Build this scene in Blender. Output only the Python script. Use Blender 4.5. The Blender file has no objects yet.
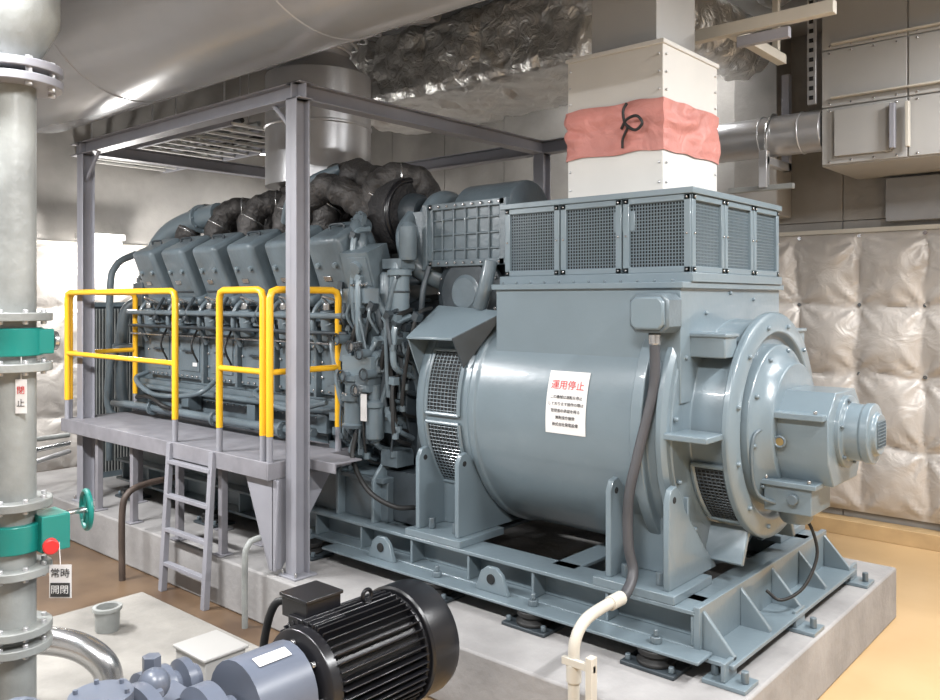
import bpy, bmesh, math, random
from mathutils import Vector, Matrix, Euler, noise
random.seed(3)
D=math.radians
scene=bpy.context.scene

# ---------------- materials ----------------
def mat(name,col,rough=.5,metal=0,var=.12,nscale=6,bump=0,bscale=40,spec=.5,kind='noise',emit=0,coat=0,bdist=.03):
    m=bpy.data.materials.new(name); m.use_nodes=True
    nt=m.node_tree; b=nt.nodes['Principled BSDF']
    b.inputs['Roughness'].default_value=rough; b.inputs['Metallic'].default_value=metal
    b.inputs['Specular IOR Level'].default_value=spec
    b.inputs['Coat Weight'].default_value=coat
    tc=nt.nodes.new('ShaderNodeTexCoord')
    n=nt.nodes.new('ShaderNodeTexNoise'); n.inputs['Scale'].default_value=nscale; n.inputs['Detail'].default_value=6
    nt.links.new(tc.outputs['Object'],n.inputs['Vector'])
    r=nt.nodes.new('ShaderNodeValToRGB')
    r.color_ramp.elements[0].position=.3; r.color_ramp.elements[1].position=.7
    r.color_ramp.elements[0].color=(*[c*(1-var) for c in col],1)
    r.color_ramp.elements[1].color=(*[min(1,c*(1+var)) for c in col],1)
    nt.links.new(n.outputs['Fac'],r.inputs['Fac']); nt.links.new(r.outputs['Color'],b.inputs['Base Color'])
    if bump:
        t=nt.nodes.new('ShaderNodeTexNoise'); t.inputs['Scale'].default_value=bscale; t.inputs['Detail'].default_value=5; o=t.outputs['Fac']
        if kind=='ridge': t.inputs['Distortion'].default_value=1.5
        nt.links.new(tc.outputs['Object'],t.inputs['Vector'])
        bp=nt.nodes.new('ShaderNodeBump'); bp.inputs['Strength'].default_value=bump; bp.inputs['Distance'].default_value=bdist
        nt.links.new(o,bp.inputs['Height']); nt.links.new(bp.outputs['Normal'],b.inputs['Normal'])
    if emit:
        b.inputs['Emission Color'].default_value=(*col,1); b.inputs['Emission Strength'].default_value=emit
    return m
PAINT=mat('machine_paint',(.155,.198,.224),.28,0,.06,3,.03,30,coat=.3)
PAINT2=mat('engine_paint',(.108,.138,.157),.34,0,.22,5,.08,40,coat=.2)
PAINTD=mat('engine_paint_dark',(.036,.046,.054),.45,0,.25,5,.08,40)
STEEL=mat('grey_steel_paint',(.27,.27,.30),.45,0,.08,4)
PLAT=mat('platform_paint',(.22,.215,.235),.55,0,.14,9,.05,60)
YEL=mat('yellow_paint',(.85,.46,.02),.35,0,.05,4)
CONC=mat('plinth_concrete',(.30,.29,.285),.75,0,.2,3,.15,25)
SLABM=mat('slab_concrete',(.29,.275,.25),.7,0,.30,2.5,.15,25)
WHITE=mat('white_sheet',(.58,.565,.535),.5,0,.03,4)
ROOMW=mat('room_paint',(.38,.38,.375),.7,0,.05,2)
BEIGE=mat('beige_paint',(.50,.47,.41),.5,0,.05,4)
DUCTP=mat('silencer_cladding',(.36,.37,.39),.22,.25,.08,1.5,.03,4)
GALV=mat('aluminium_cladding',(.55,.55,.56),.34,.65,.08,3,.1,8)
FOIL=mat('foil_insulation',(.74,.73,.71),.30,.8,.12,5,.9,9,kind='ridge')
QUILT=mat('silver_quilt_cloth',(.53,.495,.46),.42,.25,.06,3,.35,5,kind='ridge',bdist=.04)
PINK=mat('pink_canvas',(.50,.20,.17),.5,0,.12,5,.5,7,kind='ridge')
BLACK=mat('black_paint',(.009,.009,.011),.28,0,.2,5)
RUB=mat('black_rubber',(.012,.012,.012),.55,0,.2,5)
CABLE=mat('cable_sheath',(.05,.05,.055),.5,0,.2,5)
FABD=mat('turbo_jacket',(.02,.019,.02),.8,0,.3,10,.6,30)
BROWN=mat('exhaust_lagging',(.058,.054,.052),.55,.3,.5,11,.6,16,kind='ridge')
TEAL=mat('teal_valve_paint',(.01,.20,.17),.3,0,.05,4)
RED=mat('red_paint',(.6,.03,.03),.4,0,.05,4)
PAPER=mat('paper_white',(.72,.70,.69),.5,0,.02,4)
CHROME=mat('bright_metal',(.50,.50,.50),.25,.9,.05,4)
PUMP=mat('pump_paint',(.105,.12,.155),.33,0,.12,5)
PIPEW=mat('pale_pipe_paint',(.26,.27,.26),.4,0,.28,5,.1,30)
DARK=mat('dark_void',(.012,.013,.014),.9,0,.1,4)
MARB=mat('grey_board',(.25,.255,.265),.5,0,.25,1.6)
RUST=mat('brown_steel_pipe',(.07,.05,.04),.6,0,.3,8)
TUBE=mat('lamp_tube',(1,.98,.94),.5,0,0,4,emit=16)
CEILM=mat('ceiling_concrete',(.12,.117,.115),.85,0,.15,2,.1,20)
PANEL=mat('grey_panel',(.36,.352,.338),.5,0,.05,2)
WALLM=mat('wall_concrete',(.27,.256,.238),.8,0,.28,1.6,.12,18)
BRASS=mat('brass',(.45,.32,.14),.35,.8,.1,4)
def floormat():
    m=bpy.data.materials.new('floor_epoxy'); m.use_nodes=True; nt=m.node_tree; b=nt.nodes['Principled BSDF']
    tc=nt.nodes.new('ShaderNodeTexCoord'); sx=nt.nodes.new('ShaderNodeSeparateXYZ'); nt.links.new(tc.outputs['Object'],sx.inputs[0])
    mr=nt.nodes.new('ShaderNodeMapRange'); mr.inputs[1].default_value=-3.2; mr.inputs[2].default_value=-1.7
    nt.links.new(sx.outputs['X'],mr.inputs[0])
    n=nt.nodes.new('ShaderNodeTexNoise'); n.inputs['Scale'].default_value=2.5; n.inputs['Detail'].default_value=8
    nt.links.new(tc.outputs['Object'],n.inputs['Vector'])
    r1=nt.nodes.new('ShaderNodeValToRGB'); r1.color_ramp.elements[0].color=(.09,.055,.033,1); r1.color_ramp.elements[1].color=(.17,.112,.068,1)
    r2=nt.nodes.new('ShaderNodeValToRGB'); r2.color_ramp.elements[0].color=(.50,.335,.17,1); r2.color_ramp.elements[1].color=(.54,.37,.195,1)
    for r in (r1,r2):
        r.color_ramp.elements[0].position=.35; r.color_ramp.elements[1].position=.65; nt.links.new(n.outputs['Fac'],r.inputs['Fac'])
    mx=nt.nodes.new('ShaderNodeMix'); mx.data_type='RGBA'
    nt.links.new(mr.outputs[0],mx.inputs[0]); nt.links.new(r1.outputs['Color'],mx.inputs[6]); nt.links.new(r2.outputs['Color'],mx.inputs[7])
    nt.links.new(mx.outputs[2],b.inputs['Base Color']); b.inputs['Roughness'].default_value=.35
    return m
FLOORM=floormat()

# ---------------- builder ----------------
def empty(name):
    e=bpy.data.objects.new(name,None); scene.collection.objects.link(e); e.empty_display_size=.2; return e
def crom(pts,sub=6):
    pts=[Vector(p) for p in pts]
    if len(pts)<3: return pts
    out=[]; P=[pts[0]*2-pts[1]]+pts+[pts[-1]*2-pts[-2]]
    for i in range(1,len(P)-2):
        for k in range(sub):
            t=k/sub; a,b,c,d=P[i-1],P[i],P[i+1],P[i+2]
            out.append(.5*((2*b)+(c-a)*t+(2*a-5*b+4*c-d)*t*t+(3*b-a-3*c+d)*t**3))
    out.append(pts[-1]); return out
class B:
    def __init__(s,name,parent=None,bevel=.004,seg=2):
        s.name=name; s.parent=parent; s.bm=bmesh.new(); s.mats=[]; s.bevel=bevel; s.seg=seg
    def add(s,vs,fs,m):
        if m not in s.mats: s.mats.append(m)
        i=s.mats.index(m); bv=[s.bm.verts.new(v) for v in vs]
        for f in fs:
            try:
                nf=s.bm.faces.new([bv[k] for k in f]); nf.material_index=i; nf.smooth=True
            except ValueError: pass
    def box(s,c,sz,m,rot=None,taper=None):
        R=Euler([D(a) for a in rot]).to_matrix() if rot else Matrix.Identity(3)
        c=Vector(c); vs=[]
        for x in(-1,1):
            for y in(-1,1):
                for z in(-1,1):
                    k=taper if (taper and z>0) else 1
                    vs.append(c+R@Vector((x*sz[0]/2*k,y*sz[1]/2*k,z*sz[2]/2)))
        s.add(vs,[(0,1,3,2),(4,6,7,5),(0,4,5,1),(2,3,7,6),(0,2,6,4),(1,5,7,3)],m)
    def bb(s,x0,x1,y0,y1,z0,z1,m): s.box(((x0+x1)/2,(y0+y1)/2,(z0+z1)/2),(abs(x1-x0),abs(y1-y0),abs(z1-z0)),m)
    def lathe(s,o,ax,prof,m,n=32,phase=0,close=True):
        o=Vector(o); ax=Vector(ax).normalized(); u=ax.orthogonal().normalized(); w=ax.cross(u)
        vs=[];fs=[]
        for t,r in prof:
            for k in range(n):
                a=2*math.pi*k/n+phase; vs.append(o+ax*t+(u*math.cos(a)+w*math.sin(a))*max(r,1e-4))
        for j in range(len(prof)-1):
            for k in range(n): fs.append((j*n+k,j*n+(k+1)%n,(j+1)*n+(k+1)%n,(j+1)*n+k))
        if close: fs.append(tuple(range(n-1,-1,-1))); fs.append(tuple((len(prof)-1)*n+k for k in range(n)))
        s.add(vs,fs,m)
    def cyl(s,p0,p1,r,m,n=24,r1=None):
        p0=Vector(p0);p1=Vector(p1); s.lathe(p0,p1-p0,[(0,r),((p1-p0).length,r if r1 is None else r1)],m,n)
    def tube(s,pts,r,m,n=14,sub=6,smooth=True,nz=0):
        P=crom(pts,sub) if smooth else [Vector(p) for p in pts]
        if not callable(r): rr=lambda t:r
        else: rr=r
        vs=[];fs=[];up=None
        for i,p in enumerate(P):
            t=(P[min(i+1,len(P)-1)]-P[max(i-1,0)]).normalized()
            if up is None: up=t.orthogonal().normalized()
            up=(up-t*up.dot(t)).normalized(); w=t.cross(up)
            R=rr(i/(len(P)-1))
            for k in range(n):
                a=2*math.pi*k/n; d=up*math.cos(a)+w*math.sin(a); v=p+d*R
                if nz: v+=d*R*nz*(noise.noise(v*12)+.4*noise.noise(v*30))
                vs.append(v)
        for j in range(len(P)-1):
            for k in range(n): fs.append((j*n+k,j*n+(k+1)%n,(j+1)*n+(k+1)%n,(j+1)*n+k))
        fs.append(tuple(range(n-1,-1,-1))); fs.append(tuple((len(P)-1)*n+k for k in range(n)))
        s.add(vs,fs,m)
    def prism(s,prof,ax,a0,a1,m):
        f={'x':lambda p,a:(a,p[0],p[1]),'y':lambda p,a:(p[0],a,p[1]),'z':lambda p,a:(p[0],p[1],a)}[ax]
        n=len(prof); vs=[f(p,a0) for p in prof]+[f(p,a1) for p in prof]
        fs=[tuple(range(n)),tuple(range(2*n-1,n-1,-1))]+[(k,(k+1)%n,n+(k+1)%n,n+k) for k in range(n)]
        s.add(vs,fs,m)
    def torus(s,c,ax,R,r,m,n=28,k=10):
        c=Vector(c); ax=Vector(ax).normalized(); u=ax.orthogonal().normalized(); w=ax.cross(u); vs=[];fs=[]
        for i in range(n):
            a=2*math.pi*i/n; d=u*math.cos(a)+w*math.sin(a)
            for j in range(k):
                b=2*math.pi*j/k; vs.append(c+d*(R+r*math.cos(b))+ax*r*math.sin(b))
        for i in range(n):
            for j in range(k): fs.append((i*k+j,((i+1)%n)*k+j,((i+1)%n)*k+(j+1)%k,i*k+(j+1)%k))
        s.add(vs,fs,m)
    def ball(s,c,r,m,n=16,sc=(1,1,1)):
        prof=[(-math.cos(math.pi*i/10)*r*sc[2],math.sin(math.pi*i/10)*r*sc[0]) for i in range(11)]
        s.lathe(c,(0,0,1),prof,m,n)
    def bolts(s,c,ax,R,num,r,h,m,ph=0):
        c=Vector(c); ax=Vector(ax).normalized(); u=ax.orthogonal().normalized(); w=ax.cross(u)
        for i in range(num):
            a=2*math.pi*i/num+ph; p=c+(u*math.cos(a)+w*math.sin(a))*R
            s.cyl(p,p+ax*h,r,m,6)
    def flange(s,c,ax,R,t,m,num=8,bm=None):
        c=Vector(c);ax=Vector(ax).normalized()
        s.cyl(c-ax*t/2,c+ax*t/2,R,m,28); s.bolts(c-ax*(t/2+.012),ax,R*.82,num,R*.085,t+.024,bm or m)
    def grid(s,o,u,v,nu,nv,w,m):
        o=Vector(o);u=Vector(u);v=Vector(v); nn=u.cross(v).normalized()*w; uu=u.normalized()*w; vv=v.normalized()*w
        def bar(p,L,W):
            vs=[p+a*L+b*W/2*1+c*nn/2 for a in(0,1) for b in(-1,1) for c in(-1,1)]
            s.add(vs,[(0,1,3,2),(4,6,7,5),(0,4,5,1),(2,3,7,6),(0,2,6,4),(1,5,7,3)],m)
        for i in range(nu+1): bar(o+u*i/nu,v,uu)
        for i in range(nv+1): bar(o+v*i/nv,u,vv)
    def done(s,smooth_angle=38):
        me=bpy.data.meshes.new(s.name); bmesh.ops.recalc_face_normals(s.bm,faces=s.bm.faces[:]); s.bm.to_mesh(me); s.bm.free()
        for m in s.mats: me.materials.append(m)
        me.set_sharp_from_angle(angle=D(smooth_angle))
        o=bpy.data.objects.new(s.name,me); scene.collection.objects.link(o)
        if s.parent: o.parent=s.parent
        if s.bevel:
            b=o.modifiers.new('bevel','BEVEL'); b.width=s.bevel; b.segments=s.seg; b.limit_method='ANGLE'; b.angle_limit=D(50); b.harden_normals=False
        return o
def text(name,body,loc,size,m,parent,rot=(90,0,0),align='CENTER'):
    c=bpy.data.curves.new(name,'FONT'); c.body=body; c.size=size; c.align_x=align; c.align_y='CENTER'; c.extrude=.0004
    c.materials.append(m); o=bpy.data.objects.new(name,c); o.location=loc; o.rotation_euler=[D(a) for a in rot]
    scene.collection.objects.link(o); o.parent=parent; return o

# ---------------- room ----------------
X0,X1,Y0,Y1,ZC=-8.5,3.2,-2.2,7.2,4.7
def slab(name,x0,x1,y0,y1,z0,z1,m):
    b=B(name,bevel=0); b.bb(x0,x1,y0,y1,z0,z1,m); return b.done()
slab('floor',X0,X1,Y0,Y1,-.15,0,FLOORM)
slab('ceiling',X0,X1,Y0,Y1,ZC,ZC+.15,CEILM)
b=B('wall_back',bevel=.004)
for i in range(13):
    xa=X0+i*.9; b.bb(xa,min(xa+.894,X1),Y1,Y1+.15,0,2.55,WALLM); b.bb(xa,min(xa+.894,X1),Y1,Y1+.15,2.555,ZC,WALLM)
b.bb(X0,X1,Y1+.05,Y1+.2,0,ZC,WALLM); b.done()
slab('wall_left',X0-.15,X0,Y0,Y1,0,ZC,WALLM)
slab('wall_right',X1,X1+.15,Y0,Y1,0,ZC,ROOMW)
slab('wall_front',X0,X1,Y0-.15,Y0,0,ZC,ROOMW)
b=B('trim_back_kerb'); b.bb(X0,X1,Y1-.16,Y1,0,.12,mat('kerb_paint',(.48,.33,.17),.5)); b.done()
b=B('concrete_beam',bevel=.01); b.bb(-8.4,3.1,6.85,7.19,4.15,4.69,WALLM); b.done()
b=B('concrete_pilaster',bevel=.01); b.bb(-3.0,-2.62,6.87,7.19,2.6,4.14,WALLM); b.done()

def quilt(name,o,u,n,W,z0,z1,cw,ch,seed):
    b=B(name,bevel=0); o=Vector(o);u=Vector(u);n=Vector(n)
    nx=int(W/.025); nz=int((z1-z0)/.025); vs=[];fs=[]
    for i in range(nx+1):
        for j in range(nz+1):
            a=W*i/nx; z=z0+(z1-z0)*j/nz
            wob=noise.noise(Vector((a*1.5,z*1.5,seed)))*.05; wob2=noise.noise(Vector((a*1.5,z*1.5,seed+9)))*.06
            sa=math.sin(math.pi*(a+wob)/cw); sz=math.sin(math.pi*(z-z0+wob2)/ch)
            p=abs(sa);q=abs(sz)
            ca=((a+wob)/cw+.5)%1-.5; cz=((z-z0+wob2)/ch+.5)%1-.5
            rr=math.hypot(ca,cz); th=math.atan2(cz,ca)
            rk=noise.noise(Vector((math.floor(a/cw+.5),math.floor((z-z0)/ch+.5),seed)))
            fan=max(0,1-rr*1.7)*min(1,rr*8)*.020*math.sin(th*8+seed+5*rk)
            h=.09*(p**.42)*(q**.34)+fan+.025*noise.noise(Vector((a*2.6,z*2.2,seed)))+.006*noise.noise(Vector((a*12,z*7,seed+5)))
            edge=min(1,min(i,nx-i,j,nz-j)/2); vs.append(o+u*a+Vector((0,0,z))+n*(.03+max(h,0)*edge))
    for i in range(nx):
        for j in range(nz):
            k=i*(nz+1)+j; fs.append((k,k+nz+1,k+nz+2,k+1))
    b.add(vs,fs,QUILT)
    i=0
    while (i+1)*cw<W:
        i+=1; j=0
        while (j+1)*ch<z1-z0:
            j+=1; p=o+u*(i*cw)+Vector((0,0,z0+j*ch)); b.cyl(p,p+n*.05,.016,CHROME,10)
    b.box(o+u*W/2+Vector((0,0,z1+.015))+n*.03,(abs(u.x)*W+abs(n.x)*.05,abs(u.y)*W+abs(n.y)*.05,.035),BEIGE)
    return b.done(80)
quilt('sound_blanket',(X0+.2,Y1-.004,0),(1,0,0),(0,-1,0),X1-X0-.3,.18,2.45,.48,.56,1.3)
quilt('sound_blanket',(X0+.004,Y0+.5,0),(0,1,0),(1,0,0),Y1-Y0-.8,.18,2.45,.48,.56,7.3)

b=B('concrete_plinth',bevel=.012); b.bb(-8.1,-1.35,2.85,5.42,0,.3,CONC); b.done()
b=B('pump_slab',bevel=.01); b.bb(-4.85,-1.9,.6,2.5,0,.12,SLABM); b.done()

# ---------------- generator ----------------
gen=empty('generator')
YC,ZC0=4.13,1.28
b=B('stator_frame',gen,.006)
b.lathe((-3.42,YC,ZC0),(1,0,0),[(0,.5),(0,.7),(.02,.715),(.07,.715),(.075,.70),(.40,.70),(.41,.712),(.45,.712),(.46,.70),(1.44,.70),(1.44,.75),(1.5,.75),(1.5,.70),(1.62,.68)],PAINT,96)
b.done()
def cgrid(b,x0,x1,a0,a1,R,nx,na,w,m,back):
    P=lambda x,a,r:Vector((x,YC-r*math.cos(D(a)),ZC0+r*math.sin(D(a))))
    N=10
    for k in range(N):
        aa=a0+(a1-a0)*k/N; ab=a0+(a1-a0)*(k+1)/N
        b.add([P(x0,aa,R),P(x1,aa,R),P(x1,ab,R),P(x0,ab,R)],[(0,1,2,3)],back)
    for i in range(nx+1):
        x=x0+(x1-x0)*i/nx
        b.tube([P(x,a0+(a1-a0)*k/12,R+w) for k in range(13)],w,m,5,smooth=False)
    for k in range(na+1):
        a=a0+(a1-a0)*k/na; b.cyl(P(x0,a,R+w),P(x1,a,R+w),w,m,5)
    fw=.012
    for x in(x0,x1): b.tube([P(x,a0+(a1-a0)*k/12,R+.004) for k in range(13)],fw,PAINT,6,smooth=False)
    for a in(a0,a1): b.cyl(P(x0,a,R+.004),P(x1,a,R+.004),fw,PAINT,8)
b=B('intake_mesh',gen,0)
cgrid(b,-3.33,-3.08,-38,-6,.706,9,18,.0025,PAINT2,DARK)
cgrid(b,-3.33,-3.08,-2,28,.706,9,18,.0025,PAINT2,DARK)
cgrid(b,-1.78,-1.61,-54,-16,.535,8,18,.003,PAINTD,DARK)
b.done()
b=B('intake_hood',gen,.003)
A=[(-3.42,3.35,1.69),(-3.08,3.36,1.69),(-2.86,3.56,1.84),(-3.42,3.62,1.87)]
b.add([Vector(p) for p in A]+[Vector(p)-Vector((0,-.0,.015)) for p in A],[(0,1,2,3),(7,6,5,4),(0,4,5,1),(1,5,6,2),(2,6,7,3),(3,7,4,0)],PAINT)
b.add([(-3.08,3.36,1.69),(-3.075,3.45,1.52),(-2.86,3.56,1.84),(-3.07,3.36,1.69),(-3.065,3.45,1.52),(-2.85,3.56,1.84)],[(0,1,2),(5,4,3),(0,3,4,1),(1,4,5,2),(2,5,3,0)],PAINTD)
b.add([(-3.42,3.35,1.69),(-3.42,3.47,1.42),(-3.42,3.62,1.86),(-3.41,3.35,1.69),(-3.41,3.47,1.42),(-3.41,3.62,1.86)],[(0,1,2),(5,4,3),(0,3,4,1),(1,4,5,2),(2,5,3,0)],PAINT)
b.done()
b=B('end_shield',gen,.006)
b.lathe((-1.86,YC,ZC0),(1,0,0),[(0,.73),(.03,.73),(.05,.71),(.06,.58),(.07,.52),(.24,.52),(.24,.56),(.27,.56),(.285,.54),(.29,.46),(.25,.44),(.25,.0)],PAINT,96)
b.bolts((-1.80,YC,ZC0),(1,0,0),.66,14,.012,.022,PAINT)
b.bolts((-1.58,YC,ZC0),(1,0,0),.50,12,.013,.022,PAINT)
for a in(0,180,242,298):
    R=Matrix.Rotation(D(-a),3,'X'); p=R@Vector((0,-.63,0))
    b.box((-1.73,YC+p.y,ZC0+p.z),(.24,.18,.03),PAINT,rot=(-a,0,0))
for a in(42,138):
    p=Vector((0,-.60*math.cos(D(a)),.60*math.sin(D(a))))
    b.box((-1.71,YC+p.y,ZC0+p.z),(.18,.13,.10),PAINT); b.box((-1.71,YC+p.y,ZC0+p.z+.055),(.2,.15,.02),PAINT)
b.lathe((-1.62,YC,ZC0),(1,0,0),[(0,.40),(.06,.40),(.07,.37),(.10,.33),(.14,.31)],PAINT,64)
b.bolts((-1.555,YC,ZC0),(1,0,0),.37,10,.012,.022,PAINT)
b.done()
b=B('bearing_and_exciter_housing',gen,.018,3)
b.prism([(YC-.25,ZC0-.12),(YC-.17,ZC0-.24),(YC+.17,ZC0-.24),(YC+.25,ZC0-.12),(YC+.25,ZC0+.08),(YC+.14,ZC0+.19),(YC-.14,ZC0+.19),(YC-.25,ZC0+.08)],'x',-1.54,-1.25,PAINT)
b.box((-1.41,YC-.16,ZC0+.085),(.30,.26,.03),PAINT)
b.box((-1.43,YC-.13,ZC0-.30),(.22,.26,.14),PAINT); b.box((-1.43,YC-.12,ZC0-.235),(.27,.32,.025),PAINT)
b.lathe((-1.28,YC,ZC0),(1,0,0),[(0,.17),(.05,.17),(.055,.135),(.12,.132),(.125,.14),(.16,.14),(.165,.10),(.185,.095)],PAINT,48)
b.lathe((-1.44,YC-.12,ZC0-.44),(0,0,1),[(0,.06),(.02,.075),(.1,.085)],PAINT2,24)
b.done()
b=B('bearing_fittings',gen,.002)
b.bolts((-1.23,YC,ZC0),(1,0,0),.152,6,.010,.016,PAINT2)
b.cyl((-1.46,YC-.25,ZC0-.04),(-1.46,YC-.275,ZC0-.04),.022,BRASS,16); b.torus((-1.46,YC-.275,ZC0-.04),(0,1,0),.024,.006,PAINT2)
b.cyl((-1.40,YC-.26,ZC0-.30),(-1.40,YC-.29,ZC0-.30),.024,PAINT2,16)
for dx in(-.11,.11):
    b.cyl((-1.41+dx,YC-.27,ZC0+.10),(-1.41+dx,YC-.27,ZC0+.115),.010,CHROME,6); b.cyl((-1.43+dx*.9,YC-.26,ZC0-.22),(-1.43+dx*.9,YC-.26,ZC0-.205),.010,CHROME,6)
b.grid((-1.092,YC-.06,ZC0-.06),(0,.12,0),(0,0,.12),8,8,.004,PAINT2)
b.tube([(-1.5,YC-.25,ZC0+.02),(-1.54,YC-.36,ZC0+.0),(-1.55,YC-.38,ZC0-.12),(-1.54,YC-.34,ZC0-.28),(-1.48,YC-.24,ZC0-.34)],.009,PAINT2)
b.done()
b=B('terminal_plenum',gen,.006)
b.bb(-2.89,-1.79,3.52,4.72,1.42,1.97,PAINT)
b.bb(-2.91,-1.77,3.50,4.74,1.955,1.985,PAINT)
b.bb(-2.92,-1.76,3.585,4.685,1.985,2.03,PAINT)
b.bb(-2.92,-1.76,3.585,4.685,2.40,2.43,PAINT)
b.bb(-2.80,-1.88,3.70,4.56,2.0,2.42,DARK)
fr=[-2.894,-2.52,-2.145,-1.775]
for i in range(3):
    xa,xb=fr[i]+.004,fr[i+1]-.004
    for (p,q,r_,t) in((xa,xa+.035,2.03,2.40),(xb-.035,xb,2.03,2.40),(xa,xb,2.03,2.06),(xa,xb,2.37,2.40)): b.bb(p,q,3.595,3.615,r_,t,PAINT)
    for z in(2.045,2.215,2.385):
        for x in(xa+.018,xb-.018): b.cyl((x,3.597,z),(x,3.587,z),.006,CHROME,8)
yr=[3.6,3.96,4.32,4.675]
for i in range(3):
    ya,yb=yr[i]+.004,yr[i+1]-.004
    for (p,q,r_,t) in((ya,ya+.035,2.03,2.40),(yb-.035,yb,2.03,2.40),(ya,yb,2.03,2.06),(ya,yb,2.37,2.40)): b.bb(-1.795,-1.772,p,q,r_,t,PAINT)
    for z in(2.045,2.215,2.385):
        for y in(ya+.018,yb-.018): b.cyl((-1.773,y,z),(-1.764,y,z),.006,CHROME,8)
for i in range(12): b.cyl((-2.85+i*.092,3.53,1.985),(-2.85+i*.092,3.53,1.998),.008,PAINT2,6)
for i in range(9): b.cyl((-1.78,3.6+i*.13,1.985),(-1.78,3.6+i*.13,1.998),.008,PAINT2,6)
b.bb(-2.20,-2.08,3.605,3.612,2.24,2.34,PAINT)
b.done()
b=B('terminal_vent_mesh',gen,0)
for i in range(3):
    xa,xb=fr[i]+.039,fr[i+1]-.039; b.grid((xa,3.61,2.06),(xb-xa,0,0),(0,0,.31),18,19,.0045,PAINT)
    ya,yb=yr[i]+.039,yr[i+1]-.039; b.grid((-1.79,ya,2.06),(0,yb-ya,0),(0,0,.31),18,19,.0045,PAINT)
b.done()
b=B('mounting_feet',gen,.004)
for xs in((-3.34,-3.04),(-2.08,-1.78)):
    for sgn in(1,-1):
        F=lambda y:YC+sgn*(y-YC)
        for x in xs:
            pr=[(3.36,.60),(3.36,1.0),(3.385,1.05),(3.43,1.06),(3.47,1.02),(3.52,.93),(3.72,.72),(3.85,.60)]
            b.prism([(F(p[0]),p[1]) for p in pr],'x',x-.015,x+.015,PAINT)
            b.cyl((x-.018,F(3.41),1.0),(x+.018,F(3.41),1.0),.016,DARK,14)
        b.prism([(xs[0],.6),(xs[1],.6),(xs[1],.98),(xs[0],.98)],'y',F(3.58)-.01,F(3.58)+.01,PAINT)
        b.bb(xs[0]-.06,xs[1]+.06,F(3.32),F(3.7),.56,.60,PAINT)
        for x in(xs[0]+.06,xs[1]-.06):
            b.cyl((x,F(3.42),.6),(x,F(3.42),.66),.022,PAINT2,6)
b.done()
b=B('cable_junction_box',gen,.01)
b.prism([(-1.98,1.78),(-1.95,1.75),(-1.81,1.75),(-1.78,1.78),(-1.78,1.90),(-1.81,1.93),(-1.95,1.93),(-1.98,1.90)],'y',3.38,3.52,PAINT2)
b.prism([(-1.965,1.79),(-1.94,1.765),(-1.82,1.765),(-1.795,1.79),(-1.795,1.89),(-1.82,1.915),(-1.94,1.915),(-1.965,1.89)],'y',3.36,3.39,PAINT)
b.cyl((-1.88,3.44,1.75),(-1.88,3.44,1.69),.03,CHROME,16)
b.done()
b=B('flexible_conduit',gen,0)
b.tube([(-1.88,3.44,1.72),(-1.88,3.43,1.5),(-1.92,3.36,1.2),(-1.94,3.31,1.0),(-1.93,3.29,.8),(-1.90,3.28,.68),(-1.89,3.2,.61),(-1.89,3.12,.6)],.024,CABLE,14,10)
b.done()
b=B('notice_sheet',gen,0)
R=.704; x0,x1=-2.49,-2.25; n=10
P=lambda x,z,r:Vector((x,YC-math.sqrt(r*r-(z-ZC0)**2),z))
vs=[];fs=[]
for k in range(n+1):
    z=1.23+.31*k/n; vs+= [P(x0,z,R),P(x1,z,R)]
for k in range(n): fs.append((2*k,2*k+1,2*k+3,2*k+2))
b.add(vs,fs,PAPER); b.done()
INK=mat('ink_black',(.03,.03,.03),.6)
def ctext(nm,s_,z,size,m):
    p=P((x0+x1)/2,z,R+.003); a=math.degrees(math.asin((z-ZC0)/R)); text(nm,s_,p,size,m,gen,(90-a,0,0))
ctext('notice_title','運用停止',1.47,.05,RED)
for i,s_ in enumerate(['この機械は運転を停止','しております操作の際は','管理者の承認を得る','無断操作厳禁','株式会社発電設備']): ctext('notice_line_%d'%i,s_,1.412-.034*i,.0195,INK)
b=B('drain_hose',gen,bevel=0)
b.tube([(-1.44,4.1,.86),(-1.40,4.12,.78),(-1.38,4.12,.66),(-1.42,4.05,.52),(-1.5,3.98,.46),(-1.56,3.95,.5)],.008,RUB,10)
b.done()

# skid base
sk=empty('skid_base')
b=B('skid_beams',sk,.004)
for s_ in(1,-1):
    F=lambda y:YC+s_*(y-YC)
    b.bb(-6.9,-1.62,F(3.32),F(3.52),.385,.405,PAINT); b.bb(-6.9,-1.62,F(3.32),F(3.52),.54,.56,PAINT); b.bb(-6.9,-1.62,F(3.43),F(3.45),.405,.54,PAINT)
    x=-6.8
    while x<-1.6: b.bb(x-.008,x+.008,F(3.33),F(3.44),.405,.54,PAINT); x+=.43
    b.bb(-4.0,-1.55,F(3.2),F(3.34),.385,.40,PAINT)
    for x in(-3.55,-2.72):
        b.prism([(x-.11,.40),(x+.11,.40),(x+.07,.5),(x+.03,.53),(x-.03,.53),(x-.07,.5)],'y',F(3.27),F(3.295),PAINT)
        b.cyl((x,F(3.262),.47),(x,F(3.303),.47),.026,DARK,16)
for x in(-6.85,-5.6,-4.4,-3.5,-2.4,-1.68):
    b.bb(x-.07,x+.07,3.45,4.82,.54,.56,PAINT); b.bb(x-.07,x+.07,3.45,4.82,.385,.405,PAINT); b.bb(x-.01,x+.01,3.45,4.82,.4,.55,PAINT)
b.bb(-1.63,-1.6,3.32,4.94,.38,.58,PAINT)
for y in(3.36,3.75,4.13,4.5,4.9): b.prism([(-1.6,.38),(-1.46,.38),(-1.46,.40),(-1.6,.56)],'y',y-.012,y+.012,PAINT)
b.bb(-1.62,-1.44,3.3,4.96,.365,.385,PAINT)
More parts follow.
